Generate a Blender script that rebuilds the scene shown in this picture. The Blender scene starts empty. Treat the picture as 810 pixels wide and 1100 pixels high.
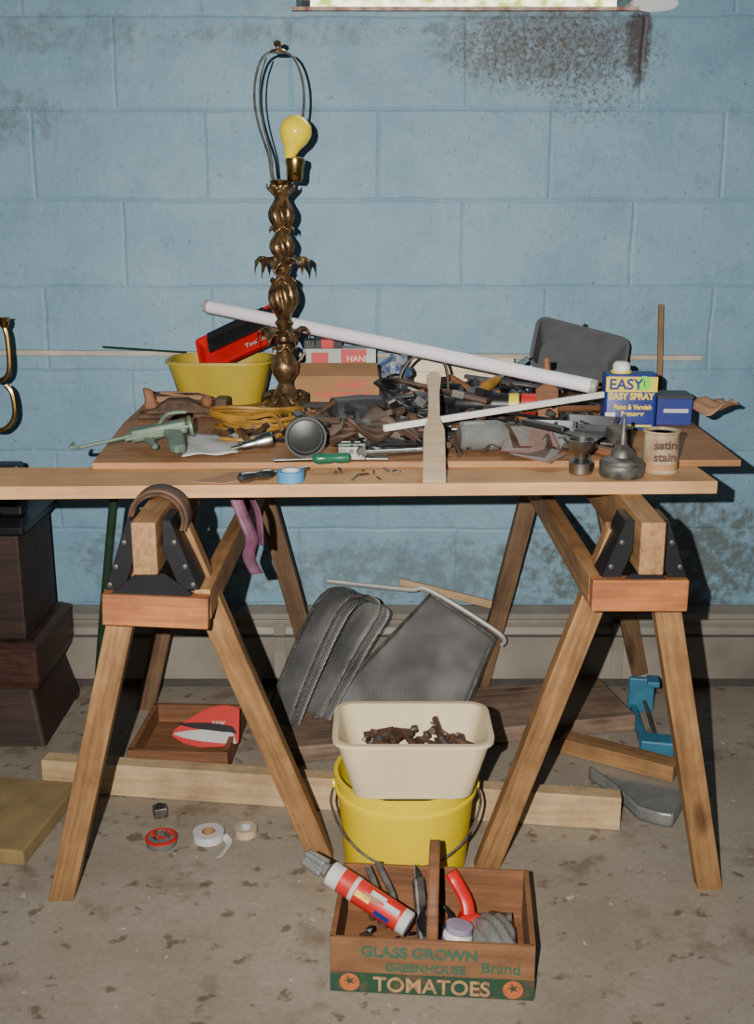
import bpy, bmesh, math, random
from mathutils import Vector, Matrix, Euler
random.seed(7)
C=bpy.context.collection
P=[None]
R=math.radians
# ---------------------------------------------------------------- materials
def newmat(name):
    m=bpy.data.materials.new(name);m.use_nodes=True
    nt=m.node_tree;return m,nt,nt.nodes['Principled BSDF']
def M(name,col,rough=.6,metal=0.,var=.25,scale=30,bump=.15,trans=0,alpha=1,coat=0,col2=None,emit=0,stretch=(1,1,1),ior=1.45,thr=(.3,.7),sss=0):
    m,nt,b=newmat(name);N=nt.nodes;L=nt.links
    tc=N.new('ShaderNodeTexCoord');mp=N.new('ShaderNodeMapping');mp.inputs['Scale'].default_value=stretch
    L.new(tc.outputs['Object'],mp.inputs[0])
    nz=N.new('ShaderNodeTexNoise');nz.inputs['Scale'].default_value=scale;nz.inputs['Detail'].default_value=6
    L.new(mp.outputs[0],nz.inputs['Vector'])
    r=N.new('ShaderNodeValToRGB')
    c2=col2 or tuple(min(1,x*(1-var)) for x in col)
    r.color_ramp.elements[0].position=thr[0];r.color_ramp.elements[1].position=thr[1]
    r.color_ramp.elements[0].color=(*c2,1);r.color_ramp.elements[1].color=(*col,1)
    L.new(nz.outputs['Fac'],r.inputs[0]);L.new(r.outputs[0],b.inputs['Base Color'])
    if bump:
        bp=N.new('ShaderNodeBump');bp.inputs['Strength'].default_value=bump;bp.inputs['Distance'].default_value=.003
        L.new(nz.outputs['Fac'],bp.inputs['Height']);L.new(bp.outputs[0],b.inputs['Normal'])
    b.inputs['Roughness'].default_value=rough;b.inputs['Metallic'].default_value=metal
    b.inputs['Transmission Weight'].default_value=trans;b.inputs['Alpha'].default_value=alpha
    b.inputs['Coat Weight'].default_value=coat;b.inputs['IOR'].default_value=ior
    if emit:
        L.new(r.outputs[0],b.inputs['Emission Color']);b.inputs['Emission Strength'].default_value=emit
    return m
def wood(name,c1,c2,grain=28,rough=.65,knots=True,bump=.2):
    # grain runs along local X
    m,nt,b=newmat(name);N=nt.nodes;L=nt.links
    tc=N.new('ShaderNodeTexCoord');mp=N.new('ShaderNodeMapping');mp.inputs['Scale'].default_value=(.06,1,1)
    oi=N.new('ShaderNodeObjectInfo');L.new(tc.outputs['Object'],mp.inputs[0])
    add=N.new('ShaderNodeVectorMath');add.operation='ADD';sc=N.new('ShaderNodeMath');sc.operation='MULTIPLY';sc.inputs[1].default_value=13
    L.new(oi.outputs['Random'],sc.inputs[0]);L.new(mp.outputs[0],add.inputs[0]);L.new(sc.outputs[0],add.inputs[1])
    w=N.new('ShaderNodeTexNoise');w.inputs['Scale'].default_value=grain;w.inputs['Detail'].default_value=3;w.inputs['Distortion'].default_value=1.5
    nz=N.new('ShaderNodeTexNoise');nz.inputs['Scale'].default_value=grain*6;nz.inputs['Detail'].default_value=8
    n2=N.new('ShaderNodeTexNoise');n2.inputs['Scale'].default_value=6;n2.inputs['Detail'].default_value=8;n2.inputs['Roughness'].default_value=.65
    L.new(add.outputs[0],w.inputs['Vector']);L.new(add.outputs[0],nz.inputs['Vector']);L.new(tc.outputs['Object'],n2.inputs['Vector'])
    mx=N.new('ShaderNodeMix');mx.inputs[0].default_value=.5
    L.new(w.outputs['Fac'],mx.inputs[2]);L.new(nz.outputs['Fac'],mx.inputs[3])
    r=N.new('ShaderNodeValToRGB');r.color_ramp.elements[0].position=.37;r.color_ramp.elements[1].position=.60
    r.color_ramp.elements[0].color=(*c2,1);r.color_ramp.elements[1].color=(*c1,1)
    L.new(mx.outputs[0],r.inputs[0])
    r2=N.new('ShaderNodeValToRGB');r2.color_ramp.elements[0].position=.34;r2.color_ramp.elements[1].position=.6
    r2.color_ramp.elements[0].color=(.46,.43,.40,1);r2.color_ramp.elements[1].color=(1,1,1,1)
    L.new(n2.outputs['Fac'],r2.inputs[0])
    mm=N.new('ShaderNodeMix');mm.data_type='RGBA';mm.blend_type='MULTIPLY';mm.inputs[0].default_value=.9 if knots else .55
    L.new(r.outputs[0],mm.inputs[6]);L.new(r2.outputs[0],mm.inputs[7])
    vm=N.new('ShaderNodeMapping');vm.inputs['Scale'].default_value=(3.2,11,11);L.new(tc.outputs['Object'],vm.inputs[0])
    va=N.new('ShaderNodeVectorMath');va.operation='ADD';L.new(vm.outputs[0],va.inputs[0]);L.new(sc.outputs[0],va.inputs[1])
    vo=N.new('ShaderNodeTexVoronoi');vo.inputs['Scale'].default_value=1;L.new(va.outputs[0],vo.inputs['Vector'])
    rk=N.new('ShaderNodeValToRGB');rk.color_ramp.elements[0].position=.07;rk.color_ramp.elements[1].position=.17
    rk.color_ramp.elements[0].color=(.28,.2,.15,1);rk.color_ramp.elements[1].color=(1,1,1,1);L.new(vo.outputs['Distance'],rk.inputs[0])
    mk_=N.new('ShaderNodeMix');mk_.data_type='RGBA';mk_.blend_type='MULTIPLY';mk_.inputs[0].default_value=.8 if knots else 0
    L.new(mm.outputs[2],mk_.inputs[6]);L.new(rk.outputs[0],mk_.inputs[7]);L.new(mk_.outputs[2],b.inputs['Base Color'])
    bp=N.new('ShaderNodeBump');bp.inputs['Strength'].default_value=bump;bp.inputs['Distance'].default_value=.002
    L.new(mx.outputs[0],bp.inputs['Height']);L.new(bp.outputs[0],b.inputs['Normal'])
    b.inputs['Roughness'].default_value=rough
    return m
# ---------------------------------------------------------------- mesh helpers
def mk(name,verts,faces,mat=None,smooth=False,loc=(0,0,0),rot=(0,0,0)):
    me=bpy.data.meshes.new(name);me.from_pydata([tuple(v) for v in verts],[],faces);me.update()
    bm=bmesh.new();bm.from_mesh(me);bmesh.ops.recalc_face_normals(bm,faces=bm.faces);bm.to_mesh(me);bm.free()
    if smooth:
        for p in me.polygons:p.use_smooth=True
    if mat:me.materials.append(mat)
    o=bpy.data.objects.new(name,me);C.objects.link(o);o.location=loc;o.rotation_euler=rot
    if P[0]:o.parent=P[0]
    return o
class E:
    """named parent object; parts made inside the with-block are its children (local coordinates)"""
    def __init__(s,name,loc=(0,0,0),rot=(0,0,0),scale=1):
        e=bpy.data.objects.new(name,None);e.empty_display_size=.02;C.objects.link(e);e.location=loc;e.rotation_euler=rot;e.scale=(scale,)*3;s.e=e
    def __enter__(s):P[0]=s.e;return s.e
    def __exit__(s,*a):P[0]=None
def bev(o,w,seg=2):
    m=o.modifiers.new('b','BEVEL');m.width=w;m.segments=seg;m.limit_method='ANGLE';return o
def box(name,size,loc=(0,0,0),rot=(0,0,0),mat=None,b=.001):
    x,y,z=[s/2 for s in size]
    v=[(i,j,k) for i in(-x,x) for j in(-y,y) for k in(-z,z)]
    f=[(0,1,3,2),(4,6,7,5),(0,4,5,1),(2,3,7,6),(0,2,6,4),(1,5,7,3)]
    o=mk(name,v,f,mat,loc=loc,rot=rot)
    if b:bev(o,b)
    return o
def beam(name,p0,p1,w,h,mat,up=(0,0,1),b=.002):
    """timber from p0 to p1, grain along local X, w across, h along up"""
    p0=Vector(p0);p1=Vector(p1);d=p1-p0;X=d.normalized();Y=Vector(up).cross(X).normalized();Z=X.cross(Y)
    o=box(name,(d.length,w,h),mat=mat,b=b)
    m=Matrix((X,Y,Z)).transposed().to_4x4();m.translation=(p0+p1)/2
    o.matrix_local=m
    if not P[0]: o.matrix_world=m
    return o
def loft(name,rings,mat,c0=True,c1=True,smooth=True,loc=(0,0,0),rot=(0,0,0),loop=False):
    n=len(rings[0]);v=[p for r in rings for p in r];f=[]
    m=len(rings)
    for i in range(m if loop else m-1):
        j=(i+1)%m
        for k in range(n):
            l=(k+1)%n
            f.append((i*n+k,i*n+l,j*n+l,j*n+k))
    if not loop:
        if c0:f.append(tuple(range(n)))
        if c1:f.append(tuple((m-1)*n+k for k in range(n)))
    o=mk(name,v,f,mat,smooth,loc,rot)
    if smooth:
        md=o.modifiers.new('es','EDGE_SPLIT');md.split_angle=R(38)
    return o
def circ(r,z,n=32,cx=0,cy=0,ry=None):
    ry=r if ry is None else ry
    return [(cx+r*math.cos(2*math.pi*i/n),cy+ry*math.sin(2*math.pi*i/n),z) for i in range(n)]
def lathe(name,prof,mat,loc=(0,0,0),rot=(0,0,0),n=32,smooth=True,c0=True,c1=True):
    return loft(name,[circ(max(r,.0002),z,n) for r,z in prof],mat,c0,c1,smooth,loc,rot)
def rr(w,d,r,z,n=5):
    p=[]
    for cx,cy,a in((w/2-r,d/2-r,0),(-w/2+r,d/2-r,90),(-w/2+r,-d/2+r,180),(w/2-r,-d/2+r,270)):
        for i in range(n):
            t=R(a+90*i/(n-1));p.append((cx+r*math.cos(t),cy+r*math.sin(t),z))
    return p
def tub(name,w0,d0,w1,d1,h,mat,t=.003,r=.02,lip=.006,loc=(0,0,0),rot=(0,0,0)):
    rings=[rr(w0,d0,r,0),rr(w1,d1,r,h-lip),rr(w1+lip*2,d1+lip*2,r+lip,h-lip),rr(w1+lip*2,d1+lip*2,r+lip,h),rr(w1-t*2,d1-t*2,r-t,h),rr(w0-t*2,d0-t*2,r-t,t)]
    return loft(name,rings,mat,loc=loc,rot=rot)
def cr(pts,sub=6,closed=False):
    pts=[Vector(p) for p in pts];n=len(pts);out=[]
    if n<3:return pts
    for i in range(n if closed else n-1):
        g=lambda k:pts[k%n] if closed else pts[max(0,min(n-1,k))]
        a,b,c,d=g(i-1),g(i),g(i+1),g(i+2)
        for s in range(sub):
            t=s/sub;out.append(.5*((2*b)+(c-a)*t+(2*a-5*b+4*c-d)*t*t+(-a+3*b-3*c+d)*t**3))
    if not closed:out.append(pts[-1])
    return out
def sweep(name,pts,r,mat,seg=8,closed=False,sub=6,flat=1.0,rend=None):
    q=cr(pts,sub,closed);rings=[];n=len(q);up=None
    for i,p in enumerate(q):
        if closed:T=(q[(i+1)%n]-q[i-1]).normalized()
        else:T=(q[min(n-1,i+1)]-q[max(0,i-1)]).normalized()
        if up is None:
            a=Vector((0,0,1)) if abs(T.z)<.9 else Vector((0,1,0))
            up=(a-T*a.dot(T)).normalized()
        else:
            up=(up-T*up.dot(T)).normalized()
        s=T.cross(up);rad=r if rend is None else r+(rend-r)*i/(n-1)
        rings.append([p+(up*math.sin(2*math.pi*k/seg)*flat+s*math.cos(2*math.pi*k/seg))*rad for k in range(seg)])
    return loft(name,rings,mat,loop=closed)
def plate(name,out,th,mat,loc=(0,0,0),rot=(0,0,0),b=.0008):
    n=len(out);v=[(x,y,0) for x,y in out]+[(x,y,th) for x,y in out]
    f=[tuple(range(n)),tuple(range(n,2*n))]+[(i,(i+1)%n,n+(i+1)%n,n+i) for i in range(n)]
    o=mk(name,v,f,mat,loc=loc,rot=rot)
    if b:bev(o,b,1)
    return o
def sheet(name,fn,nu,nv,mat,th=.001,smooth=True,loc=(0,0,0),rot=(0,0,0)):
    v=[fn(i/nu,j/nv) for i in range(nu+1) for j in range(nv+1)]
    f=[(i*(nv+1)+j,(i+1)*(nv+1)+j,(i+1)*(nv+1)+j+1,i*(nv+1)+j+1) for i in range(nu) for j in range(nv)]
    o=mk(name,v,f,mat,smooth,loc,rot)
    s=o.modifiers.new('s','SOLIDIFY');s.thickness=th;s.offset=0
    return o
def ribbon(name,pts,wv,mat,th=.001,sub=6):
    q=cr(pts,sub);wv=Vector(wv);n=len(q)-1
    return sheet(name,lambda u,v:q[round(u*n)]+wv*(v-.5),n,3,mat,th)
def text(name,s,size,loc,rot,mat,ext=.0004,align='CENTER',sx=1,bold=0):
    cu=bpy.data.curves.new(name,'FONT');cu.body=s;cu.size=size;cu.extrude=ext;cu.align_x=align;cu.offset=bold
    o=bpy.data.objects.new(name,cu);C.objects.link(o)
    bpy.context.view_layer.update()
    me=bpy.data.meshes.new_from_object(o.evaluated_get(bpy.context.evaluated_depsgraph_get()))
    bpy.data.objects.remove(o)
    me.materials.clear();me.materials.append(mat)
    o=bpy.data.objects.new(name,me);C.objects.link(o);o.location=loc;o.rotation_euler=rot;o.scale=(sx,1,1)
    if P[0]:o.parent=P[0]
    return o
def tor(name,r1,r2,mat,loc=(0,0,0),rot=(0,0,0),n=36,m=10):
    rings=[]
    for i in range(n):
        a=2*math.pi*i/n
        rings.append([((r1+r2*math.cos(2*math.pi*k/m))*math.cos(a),(r1+r2*math.cos(2*math.pi*k/m))*math.sin(a),r2*math.sin(2*math.pi*k/m)) for k in range(m)])
    return loft(name,rings,mat,loop=True,loc=loc,rot=rot)
def ring(name,ro,ri,h,mat,loc=(0,0,0),rot=(0,0,0),n=40):
    return loft(name,[circ(ro,0,n),circ(ro,h,n),circ(ri,h,n),circ(ri,0,n)],mat,loop=True,loc=loc,rot=rot)
def scatter(name,parts,zmin=None):
    """one mesh of many small hardware bits; parts=[(n,fn,mats,smin,smax)]"""
    bm=bmesh.new();allm=[]
    for n,fn,mats,smin,smax in parts:
        for m in mats:
            if m not in allm:allm.append(m)
        for i in range(n):
            s=random.uniform(smin,smax);k=random.random();p=Vector(fn())
            rot=Euler((random.uniform(-.6,.6),random.uniform(-.6,.6),random.uniform(0,6.28))).to_matrix().to_4x4()
            if k<.3:
                r=bmesh.ops.create_cone(bm,cap_ends=True,segments=10,radius1=s*.18,radius2=s*.18,depth=s*1.6,matrix=Matrix.Translation(p+Vector((0,0,s*.2)))@rot@Matrix.Rotation(R(90),4,'X'))
            elif k<.5:
                r=bmesh.ops.create_cone(bm,cap_ends=True,segments=6,radius1=s*.45,radius2=s*.45,depth=s*.35,matrix=Matrix.Translation(p+Vector((0,0,s*.25)))@rot)
            elif k<.8:
                r=bmesh.ops.create_cube(bm,size=1,matrix=Matrix.Translation(p+Vector((0,0,s*.15)))@rot@Matrix.Diagonal((s*1.7,s*.4,s*.12,1)))
            else:
                r=bmesh.ops.create_icosphere(bm,subdivisions=1,radius=s*.4,matrix=Matrix.Translation(p+Vector((0,0,s*.3)))@rot@Matrix.Diagonal((1,.7,.6,1)))
            mi=allm.index(random.choice(mats));fs=set()
            lo=min(v.co.z for v in r['verts'])
            if zmin is not None and lo<zmin:
                for v in r['verts']:v.co.z+=zmin-lo
            for v in r['verts']:
                for f in v.link_faces:fs.add(f)
            for f in fs:f.material_index=mi
    me=bpy.data.meshes.new(name);bm.to_mesh(me);bm.free()
    for m in allm:me.materials.append(m)
    o=bpy.data.objects.new(name,me);C.objects.link(o)
    if P[0]:o.parent=P[0]
    return o
# ---------------------------------------------------------------- material set
pine=wood('pine',(.60,.34,.15),(.49,.25,.10),knots=False)
pine2=wood('pine_light',(.58,.41,.23),(.45,.30,.15))
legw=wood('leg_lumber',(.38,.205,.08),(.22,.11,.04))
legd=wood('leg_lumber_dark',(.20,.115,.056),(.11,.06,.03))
orw=wood('stained_lumber',(.46,.165,.045),(.28,.09,.025))
plyw=wood('plywood',(.40,.19,.07),(.27,.12,.042),knots=False)
brw=wood('weathered_plank',(.31,.21,.145),(.13,.082,.058),grain=20)
crw=wood('crate_wood',(.28,.12,.05),(.16,.068,.03),knots=False)
drkw=wood('dark_wood',(.045,.02,.013),(.016,.008,.005))
bei=wood('beige_wood',(.58,.44,.28),(.46,.34,.20),knots=False)
whitew=wood('painted_strip',(.52,.46,.37),(.42,.36,.28),knots=False)
blk=M('black_plastic',(.012,.012,.013),.4)
blkm=M('black_steel',(.015,.015,.017),.42,.3)
rust=M('rusty_iron',(.12,.062,.035),.7,.3,col2=(.035,.02,.013),scale=60,bump=.4)
stl=M('steel',(.45,.45,.43),.32,1,col2=(.2,.19,.17))
dst=M('dull_steel',(.17,.16,.145),.5,.6,col2=(.05,.045,.04),scale=50)
brass=M('aged_brass',(.36,.22,.10),.34,.8,col2=(.05,.028,.016),scale=55,bump=.5)
bras2=M('bright_brass',(.58,.38,.12),.25,1,col2=(.22,.12,.04))
wht=M('white_plastic',(.75,.72,.65),.4,var=.08)
whp=M('white_paper',(.55,.54,.51),.8,var=.2,scale=12)
yel=M('yellow_plastic',(.80,.58,.005),.35,var=.12,scale=8,bump=.05)
crm=M('cream_plastic',(.70,.58,.36),.4,var=.15,scale=9,bump=.05)
oliv=M('mustard_plastic',(.48,.35,.035),.38,var=.25,scale=10,bump=.05)
red=M('red_paint',(.55,.010,.008),.35,var=.15)
red2=M('red_label',(.55,.025,.02),.45,var=.12)
grn=M('green_gray_paint',(.15,.215,.15),.45,.2,var=.4)
dgr=M('dark_green',(.015,.04,.022),.5)
blu=M('blue_paint',(.018,.035,.20),.4,var=.15)
lblu=M('light_blue_paint',(.04,.18,.29),.5,var=.3)
tapeb=M('blue_tape',(.07,.24,.42),.6,var=.1)
ylab=M('yellow_label',(.78,.58,.04),.4,var=.05)
gsti=M('green_sticker',(.20,.70,.05),.5,var=.05)
gry=M('gray_plastic',(.11,.113,.118),.5,var=.2,bump=.05)
dgry=M('dark_gray_plastic',(.04,.04,.043),.45)
crd=M('cardboard',(.38,.20,.09),.85,var=.25,scale=14)
tan=M('tan_paper',(.36,.20,.11),.85,var=.25,scale=10)
orc=M('orange_cable',(.38,.19,.025),.5,var=.5)
brc=M('brown_cable',(.07,.035,.022),.5)
pur=M('purple_strap',(.20,.075,.13),.45,col2=(.08,.03,.055))
clp=M('clear_plastic',(.42,.43,.41),.25,trans=.55,var=.3,alpha=.8)
alum=M('white_aluminium',(.42,.41,.37),.45,.2,var=.2)
pink=M('sandpaper_pink',(.26,.155,.13),.9,scale=90)
sgry=M('sandpaper_gray',(.22,.21,.19),.9,scale=90)
leath=M('brown_leather',(.09,.045,.027),.55,col2=(.04,.022,.015))
slab=M('tan_foam',(.28,.20,.085),.85,var=.35,scale=18)
grnt=M('green_print',(.02,.065,.035),.6,var=.45,scale=30,col2=(.10,.065,.035),thr=(.38,.5))
tegr=M('faded_green_print',(.035,.11,.07),.7,col2=(.14,.10,.05),scale=60,thr=(.36,.48))
orp=M('orange_print',(.50,.13,.04),.7,col2=(.26,.10,.04),scale=50,thr=(.35,.5))
tomt=M('faded_cream_print',(.46,.25,.12),.7,col2=(.26,.14,.065),scale=50,thr=(.36,.52))
bulbm=M('yellow_bulb',(.85,.66,.01),.25,var=.05,bump=0)
tubem=M('lamp_glass',(.82,.76,.80),.25,var=.05,bump=0)
ivory=M('marble_ivory',(.5,.46,.38),.35,var=.4,scale=40)
rag=M('grimy_rag',(.15,.11,.085),.9,col2=(.055,.04,.035),scale=25,bump=.4)
def meshmat():
    # woven wire cloth: fine grid with see-through holes
    m,nt,b=newmat('wire_screen_cloth');N=nt.nodes;L=nt.links
    tc=N.new('ShaderNodeTexCoord');sp=N.new('ShaderNodeSeparateXYZ');L.new(tc.outputs['Object'],sp.inputs[0])
    def mt(op,a,v=None):
        n=N.new('ShaderNodeMath');n.operation=op
        L.new(a,n.inputs[0])
        if v is not None:
            if isinstance(v,(int,float)):n.inputs[1].default_value=v
            else:L.new(v,n.inputs[1])
        return n.outputs[0]
    g1=mt('FRACT',mt('MULTIPLY',mt('ADD',sp.outputs[0],sp.outputs[2]),170))
    g2=mt('FRACT',mt('MULTIPLY',mt('SUBTRACT',sp.outputs[0],sp.outputs[2]),170))
    l=mt('MAXIMUM',mt('LESS_THAN',g1,.42),mt('LESS_THAN',g2,.42))
    nz=N.new('ShaderNodeTexNoise');nz.inputs['Scale'].default_value=10;nz.inputs['Detail'].default_value=6;L.new(tc.outputs['Object'],nz.inputs['Vector'])
    r=N.new('ShaderNodeValToRGB');r.color_ramp.elements[0].color=(.08,.08,.078,1);r.color_ramp.elements[1].color=(.23,.225,.215,1);r.color_ramp.elements[0].position=.3;r.color_ramp.elements[1].position=.7
    L.new(nz.outputs['Fac'],r.inputs[0]);L.new(r.outputs[0],b.inputs['Base Color']);L.new(l,b.inputs['Alpha'])
    b.inputs['Roughness'].default_value=.5;b.inputs['Metallic'].default_value=.2
    return m
scrn=meshmat()
# ---------------------------------------------------------------- room
def wallmat():
    m,nt,b=newmat('painted_block');N=nt.nodes;L=nt.links
    g=N.new('ShaderNodeTexCoord');sp=N.new('ShaderNodeSeparateXYZ');L.new(g.outputs['Object'],sp.inputs[0])
    def math_(op,a,bv=None,cv=None):
        n=N.new('ShaderNodeMath');n.operation=op
        for i,x in enumerate([a,bv,cv]):
            if x is None:continue
            if isinstance(x,(int,float)):n.inputs[i].default_value=x
            else:L.new(x,n.inputs[i])
        return n.outputs[0]
    def noise(s,d=5,ro=.5):
        n=N.new('ShaderNodeTexNoise');n.inputs['Scale'].default_value=s;n.inputs['Detail'].default_value=d;n.inputs['Roughness'].default_value=ro;L.new(g.outputs['Object'],n.inputs['Vector']);return n.outputs['Fac']
    def ramp(x,lo,hi,c0=(0,0,0),c1=(1,1,1)):
        r=N.new('ShaderNodeValToRGB');e=r.color_ramp.elements;e[0].position=lo;e[1].position=hi;e[0].color=(*c0,1);e[1].color=(*c1,1);L.new(x,r.inputs[0]);return r.outputs[0]
    def mix(f,a,col):
        x=N.new('ShaderNodeMix');x.data_type='RGBA';L.new(f,x.inputs[0]);L.new(a,x.inputs[6])
        if isinstance(col,tuple):x.inputs[7].default_value=(*col,1)
        else:L.new(col,x.inputs[7])
        return x.outputs[2]
    cb=N.new('ShaderNodeCombineXYZ')
    wz=math_('MULTIPLY_ADD',noise(7),.014,-.007)
    L.new(math_('ADD',math_('ADD',sp.outputs[0],10*.406+.2),wz),cb.inputs[0])
    L.new(math_('ADD',math_('ADD',sp.outputs[2],10*.203-.011),wz),cb.inputs[1])
    br=N.new('ShaderNodeTexBrick');br.inputs['Scale'].default_value=1;br.inputs['Brick Width'].default_value=.406;br.inputs['Row Height'].default_value=.203
    br.inputs['Mortar Size'].default_value=.007;br.inputs['Mortar Smooth'].default_value=1;L.new(cb.outputs[0],br.inputs['Vector'])
    c=ramp(noise(1.8,9,.7),.34,.68,(.130,.255,.355),(.205,.355,.445))
    c=mix(math_('MULTIPLY',ramp(noise(7,8,.7),.45,.68),.45),c,(.25,.385,.46))
    c=mix(math_('MULTIPLY',ramp(noise(13,8,.75),.53,.66),.34),c,(.105,.185,.24))
    c=mix(math_('MULTIPLY',br.outputs['Fac'],math_('MULTIPLY',ramp(noise(4,4),.38,.68),.30)),c,(.105,.19,.245))
    c=mix(math_('MULTIPLY',ramp(noise(75,6,.6),.65,.71),.6),c,(.08,.095,.095))
    c=mix(math_('MULTIPLY',ramp(noise(42,6,.7),.66,.72),.5),c,(.38,.48,.53))
    n4=noise(24,10,.8);n5=noise(90,6,.8)
    def patch(prev,x,z,rx,rz,lo,col,amt,src=None):
        dx=math_('DIVIDE',math_('SUBTRACT',sp.outputs[0],x),rx);dz=math_('DIVIDE',math_('SUBTRACT',sp.outputs[2],z),rz)
        d=math_('ADD',math_('MULTIPLY',dx,dx),math_('MULTIPLY',dz,dz))
        n=math_('MAXIMUM',math_('SUBTRACT',1,d),0)
        v=math_('MULTIPLY',n4 if src is None else src,math_('POWER',n,.4))
        return mix(math_('MULTIPLY',ramp(v,lo,lo+.12),amt),prev,col)
    c=patch(c,.38,1.575,.40,.14,.37,(.085,.09,.085),.6)
    c=patch(c,.40,1.56,.40,.15,.42,(.05,.035,.025),.85,n5)
    c=patch(c,.60,1.58,.04,.13,.33,(.035,.025,.02),.9)
    c=patch(c,.50,1.47,.24,.13,.46,(.06,.055,.045),.7,n5)
    c=patch(c,-.2,1.60,.6,.06,.44,(.09,.11,.11),.5)
    c=patch(c,.25,1.30,1.1,.6,.57,(.07,.07,.07),.7,n5)
    c=patch(c,-.9,1.42,.28,.12,.42,(.09,.075,.055),.5)
    c=patch(c,-.75,1.60,.5,.08,.42,(.10,.13,.14),.5)
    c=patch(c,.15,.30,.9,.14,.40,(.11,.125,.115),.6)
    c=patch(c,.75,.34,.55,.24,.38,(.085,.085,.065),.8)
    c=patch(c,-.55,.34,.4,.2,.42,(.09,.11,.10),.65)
    c=patch(c,.63,1.66,.06,.02,.2,(.75,.78,.75),.8)  # window glow spilling past the frame corner, painted into the wall colour
    L.new(c,b.inputs['Base Color']);b.inputs['Roughness'].default_value=.5
    h=math_('ADD',math_('MULTIPLY',br.outputs['Fac'],-.8),math_('ADD',math_('MULTIPLY',noise(60,6,.7),1.0),math_('MULTIPLY',noise(10,5),1.0)))
    bp=N.new('ShaderNodeBump');bp.inputs['Strength'].default_value=.5;bp.inputs['Distance'].default_value=.004;L.new(h,bp.inputs['Height']);L.new(bp.outputs[0],b.inputs['Normal'])
    return m
D=2.755
wx0,wx1,wz0=-.184,.583,1.646
v=[];f=[]
def wq(x0,x1,z0,z1):
    n=len(v)
    for y in(D,D+.2):
        v.extend([(x0,y,z0),(x1,y,z0),(x1,y,z1),(x0,y,z1)])
    f.extend([(n,n+1,n+2,n+3),(n+4,n+7,n+6,n+5),(n,n+4,n+5,n+1),(n+2,n+6,n+7,n+3),(n+1,n+5,n+6,n+2),(n,n+3,n+7,n+4)])
wq(-2.2,wx0,0,2.15);wq(wx1,2.2,0,2.15);wq(wx0,wx1,0,wz0);wq(wx0,wx1,2.03,2.15)
mk('wall_back',v,f,wallmat())
def floormat():
    m,nt,b=newmat('concrete');N=nt.nodes;L=nt.links
    g=N.new('ShaderNodeTexCoord')
    def nz(s,d,lo,hi,c0,c1,rough=.6):
        n=N.new('ShaderNodeTexNoise');n.inputs['Scale'].default_value=s;n.inputs['Detail'].default_value=d;n.inputs['Roughness'].default_value=rough;L.new(g.outputs['Object'],n.inputs['Vector'])
        r=N.new('ShaderNodeValToRGB');r.color_ramp.elements[0].position=lo;r.color_ramp.elements[1].position=hi;r.color_ramp.elements[0].color=(*c0,1);r.color_ramp.elements[1].color=(*c1,1);L.new(n.outputs['Fac'],r.inputs[0]);return n,r
    def mult(a,b_,f_=1):
        x=N.new('ShaderNodeMix');x.data_type='RGBA';x.blend_type='MULTIPLY';x.inputs[0].default_value=f_;L.new(a,x.inputs[6]);L.new(b_,x.inputs[7]);return x.outputs[2]
    a,ra=nz(2.2,9,.32,.68,(.255,.21,.155),(.38,.335,.27),.65)
    b1,rb=nz(7,9,.34,.44,(.50,.43,.36),(1,1,1),.6)
    b2,rb2=nz(24,6,.33,.39,(.36,.29,.22),(1,1,1),.5)
    c1,rc=nz(80,8,.25,.7,(.70,.69,.68),(1.05,1.05,1.05),.8)
    c=mult(mult(mult(ra.outputs[0],rb.outputs[0],.7),rb2.outputs[0],.75),rc.outputs[0])
    s,rs=nz(30,3,.69,.72,(0,0,0),(1,1,1))
    m3=N.new('ShaderNodeMix');m3.data_type='RGBA';L.new(rs.outputs[0],m3.inputs[0]);L.new(c,m3.inputs[6]);m3.inputs[7].default_value=(.50,.47,.42,1)
    L.new(m3.outputs[2],b.inputs['Base Color']);b.inputs['Roughness'].default_value=.7
    bp=N.new('ShaderNodeBump');bp.inputs['Strength'].default_value=.25;bp.inputs['Distance'].default_value=.004;L.new(c1.outputs['Fac'],bp.inputs['Height']);L.new(bp.outputs[0],b.inputs['Normal'])
    return m
mk('floor',[(-2.2,-1.2,0),(2.2,-1.2,0),(2.2,D,0),(-2.2,D,0),(-2.2,-1.2,-.05),(2.2,-1.2,-.05),(2.2,D,-.05),(-2.2,D,-.05)],[(0,1,2,3),(4,7,6,5),(0,4,5,1),(1,5,6,2),(2,6,7,3),(3,7,4,0)],floormat())
# baseboard heater along the back wall
hm=M('heater_enamel',(.30,.27,.22),.5,var=.5,scale=5)
hd=M('heater_shadow_metal',(.07,.06,.055),.6)
with E('baseboard_back',(0,D,0)):
    prof=[(0,.03),(-.062,.03),(-.064,.155),(-.058,.17),(-.045,.178),(-.045,.186),(-.05,.19),(-.05,.204),(-.01,.212),(0,.212)]
    n=len(prof);vv=[(x,y,z) for x in(-2.1,2.1) for y,z in prof]
    ff=[(i,(i+1)%n,n+(i+1)%n,n+i) for i in range(n)]+[tuple(range(n)),tuple(range(n,2*n))]
    mk('cover',vv,ff,hm)
    box('gap_shade',(4.1,.04,.035),(0,-.025,.0175),mat=hd)  # dark bar whose colour stands in for shade in the gap under the cover
    for x in(-1.3,-.25,.62,1.6):box('seam',(.03,.004,.15),(x,-.066,.11),mat=hm)
    box('damper',(4.2,.004,.006),(0,-.0665,.150),mat=hd)
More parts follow.
